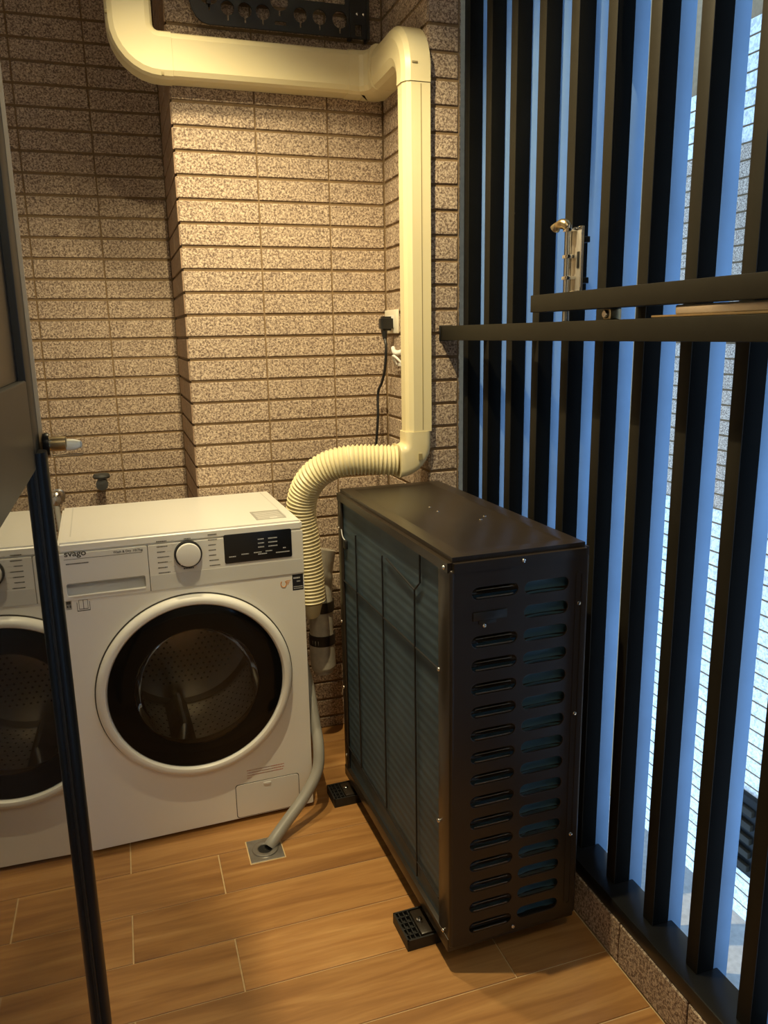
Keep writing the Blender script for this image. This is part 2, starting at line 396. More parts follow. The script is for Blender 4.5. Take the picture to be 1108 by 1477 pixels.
# curb with tiles, rail, sill
curb = struct(box('trim_1', .904, 1.00, -3.2, .0, -.06, .098, JOINT), 'low granite tiled curb under the slatted screen')
_r = [(.002, .0965)]
tile_wall(curb, [round(.364+.2126*k, 4) for k in range(0, 14)], (.898, 0, 0), -math.pi/2, TILE, _r)
sill = struct(box('trim_2', 1.00, 1.16, -3.2, .3, -.06, .092, SILL, bev=.006), 'pale stone sill outside the slatted screen')

# ------------------------------------------------------------------ slatted screen
screen = thing('slatted_screen', 'tall black vertical slat screen along the open right side of the balcony', 'screen', (.93, -1.8, .1))
def sc_box(name, x0, x1, y0, y1, z0, z1, m, bev=.002, parent=None):
    return box(name, x0-.93, x1-.93, y0+1.8, y1+1.8, z0-.1, z1-.1, m, parent or screen, bev)
sc_box('bottom_rail', .900, .981, -3.19, -.366, .0985, .133, RAIL_AL, .004)
sc_box('middle_rail', .845, .880, -3.19, -.3655, 1.296, 1.334, BLACK_AL, .0015)
sc_box('end_cap', .842, .883, -.3652, -.3625, 1.294, 1.336, BLKPLAST, .001)
sc_box('gate_rail', .845, .880, -3.19, -.866, 1.355, 1.390, BLACK_AL, .0015)
for yy in (-.49, -.753, -1.016, -1.54, -2.07): sc_box('rail_bracket', .8802, .9298, yy+.004, yy+.026, 1.300, 1.330, BLACK_AL, .001)
for yy in (-1.148, -1.54, -2.07): sc_box('rail_bracket', .8802, .9298, yy+.004, yy+.026, 1.360, 1.386, BLACK_AL, .001)
SLP, SLW = .1312, .030
first = True
for k in range(-15, 8):
    yn = -1.2778+k*SLP
    if yn > -.33 or yn < -3.15: continue
    if first:
        sl = sc_box('slat', .932, .969, yn, yn+SLW, .1335, ZC-.001, SLAT_SHADE, .001)
        fc = sc_box('lit_front', .930, .9318, yn, yn+SLW, .1335, ZC-.001, BLACK_AL, .0006); fc.parent = sl  # lighter front strip, lamp light on the slat face put into the colour
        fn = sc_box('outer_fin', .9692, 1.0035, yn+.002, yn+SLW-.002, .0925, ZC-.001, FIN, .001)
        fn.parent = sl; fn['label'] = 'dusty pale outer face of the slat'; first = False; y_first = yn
    else:
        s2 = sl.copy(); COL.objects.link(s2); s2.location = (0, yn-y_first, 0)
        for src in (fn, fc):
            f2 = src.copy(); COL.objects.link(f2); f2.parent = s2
# slide bolt on the gate
bolt = thing('slide_bolt', 'chrome vertical slide bolt on the screen just above the two black rails', 'bolt', (.905, -1.0, 1.40))
bx = lambda n, x0, x1, y0, y1, z0, z1, m, bev=.001: box(n, x0-.905, x1-.905, y0+1.0, y1+1.0, z0-1.40, z1-1.40, m, bolt, bev)
bx('mounting_plate', .905, .9085, -.966, -.925, 1.3925, 1.52, SATIN)
for a in ((-.9675, -.9635, 1.3925, 1.52), (-.966, -.925, 1.5165, 1.5205), (-.966, -.925, 1.392, 1.396)): bx('plate_rim', .9025, .905, *a, CHROME, .0006)
for zz in (1.41, 1.49): bx('standoff', .9085, .9295, -.955, -.93, zz, zz+.012, BLKPLAST)
bx('spring_slot', .9035, .905, -.957, -.948, 1.44, 1.472, BLKPLAST, .0004)
tube('rod', [(-.0135, .066, -.064), (-.0135, .066, .125)], .0062, STEEL, bolt)
for zz in (.018, .06, .112): bx('guide', .884, .905, -.944, -.924, 1.4+zz, 1.4+zz+.007, CHROME)
tube('knob', smooth_path([(-.016, .066, .120), (-.018, .076, .128), (-.022, .094, .128), (-.023, .104, .122)], 6), [.007+.0035*abs(math.sin(i*.25)) for i in range(19)], BRASS, bolt)
stay = thing('window_stay', 'long bright metal stay arm lying in the gap between the two black rails', 'metal arm', (.87, -1.5, 1.335))
box('arm', -.012, .012, -.5, .18, .0035, .0185, CHROME, stay, .002)
box('lower_track', -.016, .0, -.5, .235, -.0005, .0035, BRASS, stay, .0008)
roller = thing('gate_roller', 'small brass roller bracket in the gap between the two black rails', 'bracket', (.87, -1.13, 1.3345))
box('bracket', -.012, .012, -.012, .012, 0, .0195, BRASS, roller, .002)
lathe('wheel', [(.001, -.018), (.006, -.018), (.0075, -.015), (.0075, -.0125), (.001, -.0125)], CHROME, roller, 20, 'X', (0, 0, .010))

# ------------------------------------------------------------------ outside
facade = thing('neighbour_facade', 'tiled facade of the opposite building seen through the screen gaps', 'building', (2.4, .2, -2.5))
box('facade_wall', .006, .3, -2.6, 1.6, 0, 7.5, JOINT, facade)
cnt = 0
tiles_bm = bmesh.new()
for r in range(0, 78):
    zz = r*.0637
    zw = zz-2.5
    m = TILE if .52 < zw < 1.98 else TILE_PALE
    for c in range(-2, 5):
        y = c*.213-.2
        if zw < -1.6 or zw > 2.45: continue
        if cnt >= 300 and not (c in (0, 1)): continue
        if not (-1 <= c <= 3): continue
        o = bpy.data.objects.new('facade_tile', tile_mesh(.209, .056, m)); COL.objects.link(o); o.parent = facade
        o.location = (0, y+.209, zz); o.rotation_euler = (0, 0, -math.pi/2); cnt += 1
tiles_bm.free()
ground = struct(box('ground', 1.16, 2.4, -3.3, 4.5, -2.6, -2.5, SILL), 'pale paved ground outside below the balcony')
louv = thing('wall_louver', 'dark horizontal louver vent low on the opposite facade', 'vent', (2.398, .02, -.98))
box('frame', -.03, -.001, -.16, .16, 0, .36, DOORBLK, louv, .003)
for k in range(5): box('slat', -.05, -.03, -.14, .14, .03+k*.065, .06+k*.065, BLACK_AL, louv, .003)

# ------------------------------------------------------------------ open door on the left
door = bpy.data.objects.new('door_1', None); COL.objects.link(door); door.location = (-.1, -1.36, 0); struct(door, 'open black framed glass door edge on at the left')
D = lambda n, x0, x1, y0, y1, z0, z1, m, bev=.002: box(n, x0, x1, y0, y1, z0, z1, m, door, bev)
DT = .044
D('stile', -DT, 0, -.072, 0, .012, 2.06, DOORBRN); D('stile', -DT, 0, -.86, -.735, .012, 2.06, DOORBRN)
D('bottom_rail', -DT, 0, -.734, -.073, .012, .36, DOORBRN); D('middle_rail', -DT, 0, -.734, -.073, 1.170, 1.272, DOORBRN); D('top_rail', -DT, 0, -.734, -.073, 1.95, 2.06, DOORBRN)
g1 = D('lower_glass', -DT+.016, -.002, -.734, -.073, .361, 1.1695, DOORGLASS, .0); g1['label'] = 'dark mirror-like glass reflecting the washing machine'
g2 = D('upper_glass', -DT+.010, -.008, -.734, -.073, 1.2725, 1.9495, DARKGLASS, .0)
# half-round bead around the lower glass, mitred corners
def bead(p0, p1, r=.020):
    p0, p1 = Vector(p0), Vector(p1); t = (p1-p0).normalized(); out = Vector((1, 0, 0)); sd = t.cross(out)
    prof = [(math.cos(a)*r*1.0, math.sin(a)*r*.55) for a in [math.pi*i/10 for i in range(11)]]
    bm = bmesh.new(); rings = []
    for p, sg in ((p0, 1), (p1, -1)):
        rings.append([bm.verts.new(p+sd*a+out*b+t*sg*(a*(1 if True else 0))*0) for a, b in prof])
    n = len(prof)
    for k in range(n-1): bm.faces.new((rings[0][k], rings[0][k+1], rings[1][k+1], rings[1][k]))
    bm.faces.new(rings[0]); bm.faces.new(rings[1]); bmesh.ops.recalc_face_normals(bm, faces=bm.faces)
    return build('glazing_bead', bm, DOORBLK, door, 50)
bead((0.0004, -.046, .375), (0.0004, -.046, 1.188)); bead((0.0004, -.066, .355), (0.0004, -.734, .355))
D('edge_strip', -DT, .0042, .0005, .0045, .012, 2.06, STRIP, .0008)
lathe('latch_collar', [(.001, .0045), (.0135, .0045), (.0145, .008), (.0135, .0115), (.001, .0115)], DOORBLK, door, 28, 'X', (0, -.006, 1.191))
lathe('latch_pin', [(.001, .010), (.0085, .011), (.009, .014), (.009, .030), (.0075, .0315), (.001, .0316)], BRASS, door, 28, 'X', (0, -.006, 1.191))
lathe('latch_tip', [(.001, .030), (.0072, .0305), (.0068, .040), (.0045, .0475), (.001, .0488)], SOCKET, door, 24, 'X', (0, -.006, 1.189))
fm = box('clear_film', .012, .0495, -.018, .006, 1.176, 1.2035, CLEAR, door, .0015); fm['label'] = 'clear plastic film wrapped round the latch pin'

# ------------------------------------------------------------------ washing machine
wm = thing('washing_machine', 'white front loading washer dryer with big round black glass door', 'washer', (-.1749, -.4513, 0), .0286)
WW, WH, WD = .597, .843, .430
CX, CZ, RH = .300, .428, .232
# shell
boxes('body', [(0, .004, .004, WD, .012, .815), (WW-.004, WW, .004, WD, .012, .815), (.004, WW-.004, WD-.004, WD, .012, .815), (.004, WW-.004, .004, WD-.004, .012, .018)], WHITE, wm)
for sx in (.05, WW-.05):
    for sy in (.06, WD-.06): lathe('foot', [(.001, .0), (.018, .0), (.020, .003), (.015, .012), (.001, .0125)], BLKPLAST, wm, 20, 'Z', (sx, sy, 0))
me = None
fp = plate('front_panel', [rrect(.0005, WW-.0005, .0125, .698, .004), circle(CX, CZ, RH, 72)], .006, WHITE, wm, Matrix.Translation((0, .003, 0)), .0008)
bm = bmesh.new(); addbox(bm, -.001, WW+.001, -.002, WD, .816, WH)
bmesh.ops.bevel(bm, geom=list(bm.edges), offset=.006, segments=3, affect='EDGES')
top = build('top_panel', bm, WHITE, wm)
for s in (.028, WW-.028): box('edge_groove', s-.0015, s+.0015, .06, WD-.02, WH-.0004, WH+.0004, PANELS, top)
# top label
tl = box('energy_label', .487, .567, .044, .147, WH+.0002, WH+.0008, STICKER_GRY, top)
tl['label'] = 'grey printed label on the top'
boxes('label_print', [(.493, .561, .052+.012*k, .056+.012*k, WH+.0008, WH+.0011) for k in range(7)] + [(.525, .545, .050, .062, WH+.0008, WH+.0012)], PANELW, top)
# fascia
fas = plate('control_panel', [rrect(.2055, WW, .699, .8155, .003)], .006, PANELW, wm, Matrix.Translation((0, .001, 0)), .0008)
plate('lower_band', [rrect(.207, WW-.002, .7005, .7385, .001)], .001, PANELS, fas, Matrix.Translation((0, -.0028, 0)))
dr = plate('detergent_drawer', [rrect(.001, .2025, .699, .8155, .003), rrect(.010, .194, .7095, .742, .005)], .006, PANELW, wm, Matrix.Translation((0, .001, 0)), .0008)
bm = bmesh.new()
for f in ([(.008, .005, .744), (.196, .005, .744), (.196, .024, .730), (.008, .024, .730)], [(.008, .024, .730), (.196, .024, .730), (.196, .006, .7085), (.008, .006, .7085)]):
    bm.faces.new([bm.verts.new(q) for q in f])
for xx in (.008, .196): bm.faces.new([bm.verts.new(q) for q in ((xx, .005, .744), (xx, .024, .730), (xx, .006, .7085))])
bmesh.ops.recalc_face_normals(bm, faces=bm.faces)
build('handle_recess', bm, PANELS, dr, 0)
box('handle_lip', .012, .192, -.0045, -.002, .707, .711, WHITE2, dr, .001)
text('lettering', 'svago', .0205, INK, dr, .0125, -.0030, .8095, .049)
boxes('underline', [(.011, .1905, -.0031, -.0027, .8015, .8025)], INK, dr)
text('lettering', 'Wash & Dry', .0082, INK, dr, .1235, -.0030, .8060, .042)
text('lettering', '10/7kg', .0080, INK, dr, .1685, -.0030, .8060, .0225)
def scribble(name, x0, x1, z0, z1, n, m, parent, y=-.0030, h=.0016, lo=.5, step=.0045):
    L = []
    for k in range(n):
        zz = z1-(z1-z0)*(k+.5)/n; x = x0; end = x0+(x1-x0)*random.uniform(lo, 1)
        while x < end:
            w = random.uniform(.45, .9)*step; L.append((x, min(x+w, end), y-.0002, y+.0002, zz-h/2, zz+h/2)); x += w+step*.2
    return boxes(name, L, m, parent, smooth=0)
scribble('small_print', .0145, .066, .788, .793, 1, INK, dr, h=.003, lo=1, step=.0036)
box('drawer_seam', .2028, .2052, -.0022, .0, .6995, .815, GREYLINE, dr)
# dial
dial = lathe('program_dial', [(.0300, -.002), (.0300, -.019), (.0285, -.0215), (.0265, -.022), (.001, -.022)], WHITE2, wm, 48, 'Y', (.3003, 0, .7856))
ring = lathe('dial_ring', [(.0300, -.0022), (.0345, -.0022), (.0345, -.012), (.0335, -.014), (.0300, -.014)], BLKPLAST, dial, 48, 'Y', (.3003, 0, .7856))
box('pointer', .2795, .2835, -.0152, -.0138, .7605, .7655, WHITE2, dial)
for k in range(7):
    zz = .826-k*.0135
    scribble('program_name', .226, .2585, zz-.004, zz, 1, INK, fas, h=.0026, lo=.6, step=.004)
    boxes('index_line', [(.262-(.012 if k in (2, 3, 4) else 0), .268-(.008 if k in (2, 3, 4) else 0), -.0031, -.0028, zz-.0024, zz-.0019)], STICKER_GRY, fas)
    scribble('program_name', .352, .379, zz+.0005, zz+.0045, 1, INK, fas, h=.0026, lo=.6, step=.004)
scribble('program_name', .293, .309, .8225, .8265, 1, INK, fas, h=.0026, lo=1); scribble('program_name', .287, .312, .7455, .7495, 1, INK, fas, h=.003, lo=1)
# display
dsp = plate('display', [rrect(.3912, .5664, .7485, .8232, .004)], .003, DISPLAY, wm, Matrix.Translation((0, -.0028, 0)), .0005)
for k in range(3):
    scribble('display_text', .478, .494, .802-k*.0105, .806-k*.0105, 1, INKWHITE, dsp, -.0052, .0028, 1); scribble('display_text', .505, .529, .802-k*.0105, .806-k*.0105, 1, INKWHITE, dsp, -.0052, .0028, 1)
for x0, x1, zz in ((.402, .420, .766), (.434, .453, .7695), (.466, .486, .7705), (.497, .514, .7715), (.524, .560, .7645), (.543, .551, .7755), (.477, .500, .7655)):
    scribble('display_text', x0, x1, zz-.003, zz+.001, 1, INKWHITE, dsp, -.0052, .0026, 1)
# stickers on the front
s1 = box('grey_sticker', .004, .0175, -.0008, -.0002, .676, .7, STICKER_GRY, fp); boxes('sticker_print', [(.006, .0155, -.0012, -.0008, .690, .697), (.006, .010, -.0012, -.0008, .681, .687), (.012, .0155, -.0012, -.0008, .681, .687)], INK, fp)
boxes('book_symbol', [(.029, .059, -.0012, -.0008, .669, .671), (.029, .0302, -.0012, -.0008, .671, .692), (.0578, .059, -.0012, -.0008, .671, .692), (.0433, .0447, -.0012, -.0008, .673, .698), (.0335, .0345, -.0012, -.0008, .6745, .698), (.0535, .0545, -.0012, -.0008, .6745, .698), (.0335, .0433, -.0012, -.0008, .697, .6985), (.0447, .0545, -.0012, -.0008, .697, .6985), (.0335, .0433, -.0012, -.0008, .6735, .675), (.0447, .0545, -.0012, -.0008, .6735, .675)], INK, fp)
box('black_sticker', .5650, .5945, -.0010, -.0002, .6520, .6965, STICKER_BLK, fp)
scribble('sticker_print', .568, .586, .683, .690, 1, INKWHITE, fp, -.0012, .004, 1); scribble('sticker_print', .577, .586, .674, .680, 1, INKWHITE, fp, -.0012, .003, 1); scribble('sticker_print', .568, .592, .655, .665, 2, INKWHITE, fp, -.0012, .002, 1)
tube('orange_emblem', [(.541+.0075*math.cos(a)*(1 if 1 else 0), -.0012, .674+.009*math.sin(a)) for a in [math.radians(130+i*20) for i in range(15)]], .0011, INKORG, fp, 6)
boxes('emblem_stripes', [(.548+.001*k, .560-.002*k, -.0012, -.0006, .681-.0035*k, .6825-.0035*k) for k in range(4)], INKORG, fp)
L = []
for k, (a, b) in enumerate(((.414, .518), (.415, .5175), (.414, .514), (.414, .427))):
    scribble('red_notice', a, b, .150-.0075*k, .154-.0075*k, 1, INKRED, fp, -.0006, .0028, 1, .005)
# service flap
fl = plate('service_flap', [rrect(.382, .556, .016, .113, .007)], .002, WHITE2, wm, Matrix.Translation((0, -.0006, 0)), .0006)
plate('flap_seam', [rrect(.3795, .5585, .0135, .1155, .008), rrect(.3817, .5563, .0157, .1133, .007)], .0008, GREYLINE, fl, Matrix.Translation((0, -.0005, 0)))
box('flap_latch', .4575, .4785, -.0042, -.0012, .101, .108, WHITE2, fl, .001)
# round door
C3 = (CX, 0, CZ)
wd = lathe('door_ring', [(.2495, -.0012), (.2505, -.008), (.2485, -.016), (.243, -.0225), (.236, -.0245), (.2285, -.0225), (.2245, -.016), (.2235, -.008)], WHITE2, wm, 96, 'Y', C3)
lathe('door_seam', [(.2500, -.0004), (.2535, -.0004), (.2535, -.0018), (.2500, -.0018)], GREYLINE, wd, 96, 'Y', C3)
lathe('black_rim', [(.2240, -.0085), (.2225, -.0145), (.205, -.0165), (.170, -.0170), (.160, -.0165), (.158, -.012)], BLKGLASS, wd, 96, 'Y', C3)
lathe('window', [(.1595, -.0160), (.130, -.0172), (.08, -.0178), (.03, -.0180), (.0008, -.0180)], DOORWIN, wd, 72, 'Y', C3)
lathe('bowl', [(.157, -.012), (.150, .03), (.135, .07), (.105, .095), (.06, .108), (.0008, .112)], BOWL, wd, 64, 'Y', C3)
lathe('inner_shroud', [(.2236, -.008), (.200, .004), (.1775, .006), (.1775, .045)], BLKPLAST, wd, 64, 'Y', C3)
gk = lathe('door_gasket', [(.231, .008), (.220, .012), (.190, .030), (.182, .052), (.196, .066), (.205, .085)], GASKET, wm, 64, 'Y', C3)
drum = lathe('drum', [(.198, .088), (.208, .092), (.218, .10), (.218, .36), (.205, .372), (.0008, .376)], STEELDK, wm, 72, 'Y', C3)
# drum perforations and paddles
bm = bmesh.new()
def dot(c, nrm, r):
    nrm = Vector(nrm).normalized(); a = nrm.orthogonal().normalized(); b = nrm.cross(a); c = Vector(c)
    bm.faces.new([bm.verts.new(c+a*r*math.cos(i*math.pi/3)+b*r*math.sin(i*math.pi/3)) for i in range(6)])
for iy in range(10):
    for ia in range(64):
        a = 2*math.pi*(ia+.5*(iy % 2))/64; y = .12+iy*.024
        dot((CX+.2172*math.cos(a), y, CZ+.2172*math.sin(a)), (-math.cos(a), 0, -math.sin(a)), .0032)
for ix in range(-9, 10):
    for iz in range(-9, 10):
        x, zz = (ix+.5*(iz % 2))*.019, iz*.0165
        if .04 < math.hypot(x, zz) < .17: dot((CX+x, .3725, CZ+zz), (0, -1, 0), .0036)
pf = build('perforations', bm, HOLE, drum, 0); pf['kind'] = 'stuff'
for a0 in (-100, 20, 140):
    bm = bmesh.new(); rings = []
    for y in (.11, .13, .34, .36):
        h = .045 if .12 < y < .35 else .008; ring = []
        for da, hh in ((-9, 0), (-5, .6), (-1.5, 1), (1.5, 1), (5, .6), (9, 0)):
            a = math.radians(a0+da); r = .2165-h*hh; ring.append(bm.verts.new((CX+r*math.cos(a), y, CZ+r*math.sin(a))))
        rings.append(ring)
    for A, B in zip(rings, rings[1:]):
        for k in range(5): bm.faces.new((A[k], A[k+1], B[k+1], B[k]))
    bmesh.ops.recalc_face_normals(bm, faces=bm.faces); build('paddle', bm, STEELDK, drum, 40)

# ------------------------------------------------------------------ outdoor unit of the air conditioner
AW, AL, AZ0, AZ1, ARZ = .300, .742, .060, .908, .022
ac = thing('air_conditioner_unit', 'large dark brown air conditioner outdoor unit with louvered end and blue grey coil', 'air conditioner', (.553, -1.12, 0), ARZ)
# end panel with louver openings
rowsz = [.833-.0487*k for k in range(16)]
holes = []; left_rows = [k for k in range(16) if k != 1]
for k in range(16):
    if k != 1: holes.append(stadium(.093, rowsz[k]-.0005*k, .101, .0265))
    holes.append(stadium(.206, rowsz[k]-.003, .101, .0285))
ep = plate('end_panel', [rrect(.004, AW-.004, AZ0, .884, .006)] + holes, .0016, ACDARK, ac, Matrix.Translation((0, .0012, 0)), .0012)
ep['label'] = 'dark brown end panel with two columns of stamped louvers'
def louver_mesh(w, prof):
    """blade bowed inwards; prof: (y, z) across the blade"""
    bm = bmesh.new(); rings = []
    for y, z in prof:
        rings.append([bm.verts.new((u*w, .0015+y*(1-(abs(u)/.5)**3), z)) for u in (-.5, -.45, -.36, -.2, 0, .2, .36, .45, .5)])
    for A, B in zip(rings, rings[1:]):
        for k in range(8): bm.faces.new((A[k], A[k+1], B[k+1], B[k]))
    bmesh.ops.solidify(bm, geom=list(bm.faces), thickness=.0009)
    bmesh.ops.recalc_face_normals(bm, faces=bm.faces)
    me = bpy.data.meshes.new('louver'); bm.to_mesh(me); bm.free(); finish(me, 50); me.materials.append(ACGLOSS); return me
lmL, lmR = louver_mesh(.099, [(.012, .0085), (.008, .004), (.003, .0005), (.0, -.0015), (.002, -.003)]), louver_mesh(.100, [(.002, .004), (.006, .000), (.012, -.002)])
def lip_mesh():
    bm = bmesh.new()
    for zz, r, y in ((.0062, .0011, .0006), (-.0088, .0016, -.0006)):
        prev = None
        for i in range(13):
            u = -.040+.078*i/12; zo = zz-.006*max(0, abs(u)-.026)*(-1 if zz < 0 else 1)*10*.5; ring = []
            for q in range(8):
                a = 2*math.pi*q/8; ring.append(bm.verts.new((u, y+r*math.cos(a), zo+r*math.sin(a))))
            if prev:
                for q in range(8): bm.faces.new((prev[q], prev[(q+1) % 8], ring[(q+1) % 8], ring[q]))
            prev = ring
    bmesh.ops.recalc_face_normals(bm, faces=bm.faces)
    me = bpy.data.meshes.new('louver_lip'); bm.to_mesh(me); bm.free(); finish(me, 60); me.materials.append(ACLIP); return me
lipm = lip_mesh()
for k in range(16):
    if k != 1: link('louver', lmL, None, ep, (.093, 0, rowsz[k]-.0005*k)); link('louver_lip', lipm, None, ep, (.093, 0, rowsz[k]-.0005*k))
    link('louver', lmR, None, ep, (.206, 0, rowsz[k]-.003-.010))
# corner post, right edge, inside panel
box('corner_post', -.002, .010, -.001, .058, AZ0, .884, ACDARK, ac, .005, 3)
box('corner_post', AW-.010, AW+.002, -.001, .058, AZ0, .884, ACDARK, ac, .005, 3)
box('corner_post', -.002, .006, AL-.03, AL, AZ0, .884, ACDARK, ac, .003, 2)
box('back_panel', .006, AW, AL-.004, AL, AZ0, .884, ACDARK, ac, .001)
box('fan_panel', AW-.003, AW, .058, AL-.004, AZ0, .884, ACDARK, ac, .001)
box('base_pan', -.004, AW, .0035, AL, AZ0-.012, AZ0+.02, ACDARK, ac, .003)
ip = box('inner_coil', .012, AW-.012, .0185, .022, AZ0+.02, .87, ACIN, ac); ip['label'] = 'dark blue coil edge seen through the louvers'
# raised groove on right of the end panel
plate('panel_rib', [rrect(.2715, .2865, .09, .85, .0073), rrect(.2730, .2850, .0915, .8485, .0058)], .0022, ACDARK, ep, Matrix.Translation((0, -.0008, 0)))
# recessed cover in left column, row 2
box('valve_cover', .045, .118, -.004, .0, rowsz[1]-.006, rowsz[1]+.012, BLKPLAST, ep, .0015)
box('cover_tab', .058, .095, -.0035, .0, rowsz[1]-.014, rowsz[1]-.006, BLKPLAST, ep, .001)
def screw(x, y, zz, axis, parent):
    if axis == 'Y': lathe('screw', [(.0045, .0), (.0045, -.0012), (.0034, -.0030), (.0012, -.0036), (.0006, -.0030)], CHROME, parent, 16, 'Y', (x, y, zz))
    else: lathe('screw', [(.0045, .0), (.0045, -.0012), (.0034, -.0030), (.0012, -.0036), (.0006, -.0030)], CHROME, parent, 16, 'X', (x, y, zz))
for x, zz in ((.150, .889), (.279, .785), (.281, .262), (.146, .072), (.279, .545), (.069, .768)): screw(x, -.0022 if zz < .88 else -.0052, zz, 'Y', ac)
for d, zz in ((.020, .8865), (.050, .668), (.052, .330), (.030, .082), (AL-.012, .80), (AL-.012, .53), (AL-.012, .33), (AL-.02, .12)): screw(-.0025 if zz < .88 else -.0052, d, zz, 'X', ac)
# lid
LIDS = [(0.139, 0.427), (0.139, 0.378), (0.193, 0.262), (0.216, 0.289)]
bm = bmesh.new(); addbox(bm, -.005, AW+.004, -.005, AL+.003, .879, AZ1)
tf = [f for f in bm.faces if f.normal.z > .9 or all(v.co.z > AZ1-.001 for v in f.verts)]
r = bmesh.ops.bevel(bm, geom=[e for e in bm.edges if any(v.co.z > AZ1-.001 for v in e.verts)], offset=.010, segments=4, affect='EDGES')
bm.normal_update()
tf = max((f for f in bm.faces if f.normal.z > .99), key=lambda f: f.calc_area())
bmesh.ops.inset_region(bm, faces=[tf], thickness=.045, depth=0.0)
bmesh.ops.inset_region(bm, faces=[tf], thickness=.006, depth=-.0022)
lid = build('lid', bm, ACDARK, ac, 40)
for x, d in LIDS: lathe('lid_glint', [(.004, AZ1-.0022), (.004, AZ1-.001), (.002, AZ1+.0002), (.0005, AZ1+.0003)], CHROME, lid, 12, 'Z', (x, d, 0))  # bright studs standing in for light glinting on lid dimples
# coil side with fins and wire guard
cf = box('coil', .006, .020, .056, AL-.028, AZ0+.020, .879, COIL, ac); cf['label'] = 'blue grey finned condenser coil'
gw = []
for d, z0, z1 in ((.592, .145, .812), (.388, .150, .812), (.186, .10, .79)): gw.append([(.001, d, z0), (.001, d, z1)])
gw += [[(.001, .186, .79), (.001, .155, .815), (.001, .155, .876)], [(.001, .186, .79), (.001, .36, .812)]]
gw += [[(.002, .062, .662), (.002, AL-.03, .655)], [(.002, .062, .135), (.002, AL-.03, .150)]]
for L in gw: tube('guard_wire', L, .0022, WIRE, cf, 8)
box('sensor_clip', -.002, .008, .678, .700, .752, .775, WIRE, cf, .002)
tube('sensor_wire', smooth_path([(.003, .690, .772), (-.001, .705, .785), (.001, .722, .82), (.003, .725, .877)], 8), .0016, INKWHITE, cf, 8)
# rubber feet
def foot(x0, x1, d0, d1):
    L = [(x0, x1, d0, d1, 0, .016), (x0, x0+.004, d0, d1, .016, .026), (x0, x1, d0, d0+.004, .016, .026), (x0, x1, d1-.004, d1, .016, .026)]
    nx, ny = 3, 5
    for i in range(1, nx+1): L.append((x0+.033*i/nx-.0012, x0+.033*i/nx+.0012, d0+.004, d1-.004, .016, .025))
    for j in range(1, ny): L.append((x0+.004, x0+.034, d0+(d1-d0)*j/ny-.0012, d0+(d1-d0)*j/ny+.0012, .016, .025))
    ft = boxes('foot', L, RUBBER, ac, smooth=0)
    box('foot_plate', x0+.036, x1, d0+.008, d1-.008, .0165, .028, ACDARK, ft, .004)
    lathe('foot_bolt', [(.007, .0), (.007, .006), (.005, .0085), (.0008, .009)], CHROME, ft, 12, 'Z', (x0+.046, (d0+d1)/2, .028))
    box('foot_bracket', x1-.004, x1+.10, d0+.012, d1-.012, .028, .0475, ACDARK, ac, .002)
foot(-.062, .020, .085, .178); foot(-.062, .020, .655, .742-.005)
foot(.235, .29, .085, .178); foot(.235, .29, .655, .737)

# ------------------------------------------------------------------ ivory pipe duct
duct = thing('pipe_duct', 'ivory plastic pipe duct running along the wall and down the column corner', 'duct', (0, 0, 0))
def dprof(w, d, cham=.016):
    """a: across (w), b: outward from wall (0..d), chamfered front"""
    h = w/2
    return [(-h, 0), (h, 0), (h, d-cham), (h-cham*.35, d-cham*.35), (h-cham*1.1, d), (-h+cham*1.1, d), (-h+cham*.35, d-cham*.35), (-h, d-cham)]
PR = dprof(.112, .070)
yb = -.0012; OUT = (0, -1, 0); UP = (0, 0, 1)
sweep('straight_cover', [(.206, yb, 2.044), (.700, yb, 2.044)], [(UP, OUT, 1, 1)]*2, PR, IVORY, duct, 16)
# left elbow: from -x to +z
pts, fr = [], []
for t in [0, .3, .7, 1]: pass
R0 = .072; cx0, cz0 = .1025+R0, 2.044+R0
pts.append((.2055, yb, 2.044)); fr.append(((0, 0, 1), OUT, 1.035, 1.03))
for i in range(9):
    a = math.radians(-90-90*i/8); pts.append((cx0+R0*math.cos(a), yb, cz0+R0*math.sin(a))); fr.append(((-math.cos(a), 0, -math.sin(a)), OUT, 1.035, 1.03))
pts.append((.1025, yb, ZC-.002)); fr.append(((1, 0, 0), OUT, 1.035, 1.03))
el = sweep('upward_elbow', pts, fr, PR, IVORY, duct, 16)
for x, zz in ((.178, 1.993), (.047, 2.128)): box('snap_slot', x-.003, x+.003, -.0735, -.066, zz-.002, zz+.007, IVORY_S, el, .0005)
sweep('coupling', [(.690, yb, 2.044), (.7005, yb, 2.044), (.738, yb, 2.044)], [(UP, OUT, 1.02, 1.03), (UP, OUT, 1.04, 1.04), (UP, OUT, 1.04, 1.04)], PR, IVORY, duct, 16)
# inner corner: +x to -y, running on the column's left face (x = XC)
xb = XC-.0015; Rc = .028
pts = [(.738, yb, 2.044)]; fr = [(UP, (0, -1, 0), 1.04, 1.02)]
for i in range(7):
    a = math.radians(90*i/6); k = 1
    # outward axis turns from -y to -x; path follows the back edge into the corner
    o = Vector((-math.sin(a), -math.cos(a), 0)); pts.append((XC-.004-.0*(1-math.sin(a)), yb-.004, 2.044)) if False else None
ic_prof = [(-.058, 0), (.058, 0), (.058, 1), (-.058, 1)]
bm = bmesh.new()
def ring(P): return [bm.verts.new(q) for q in P]
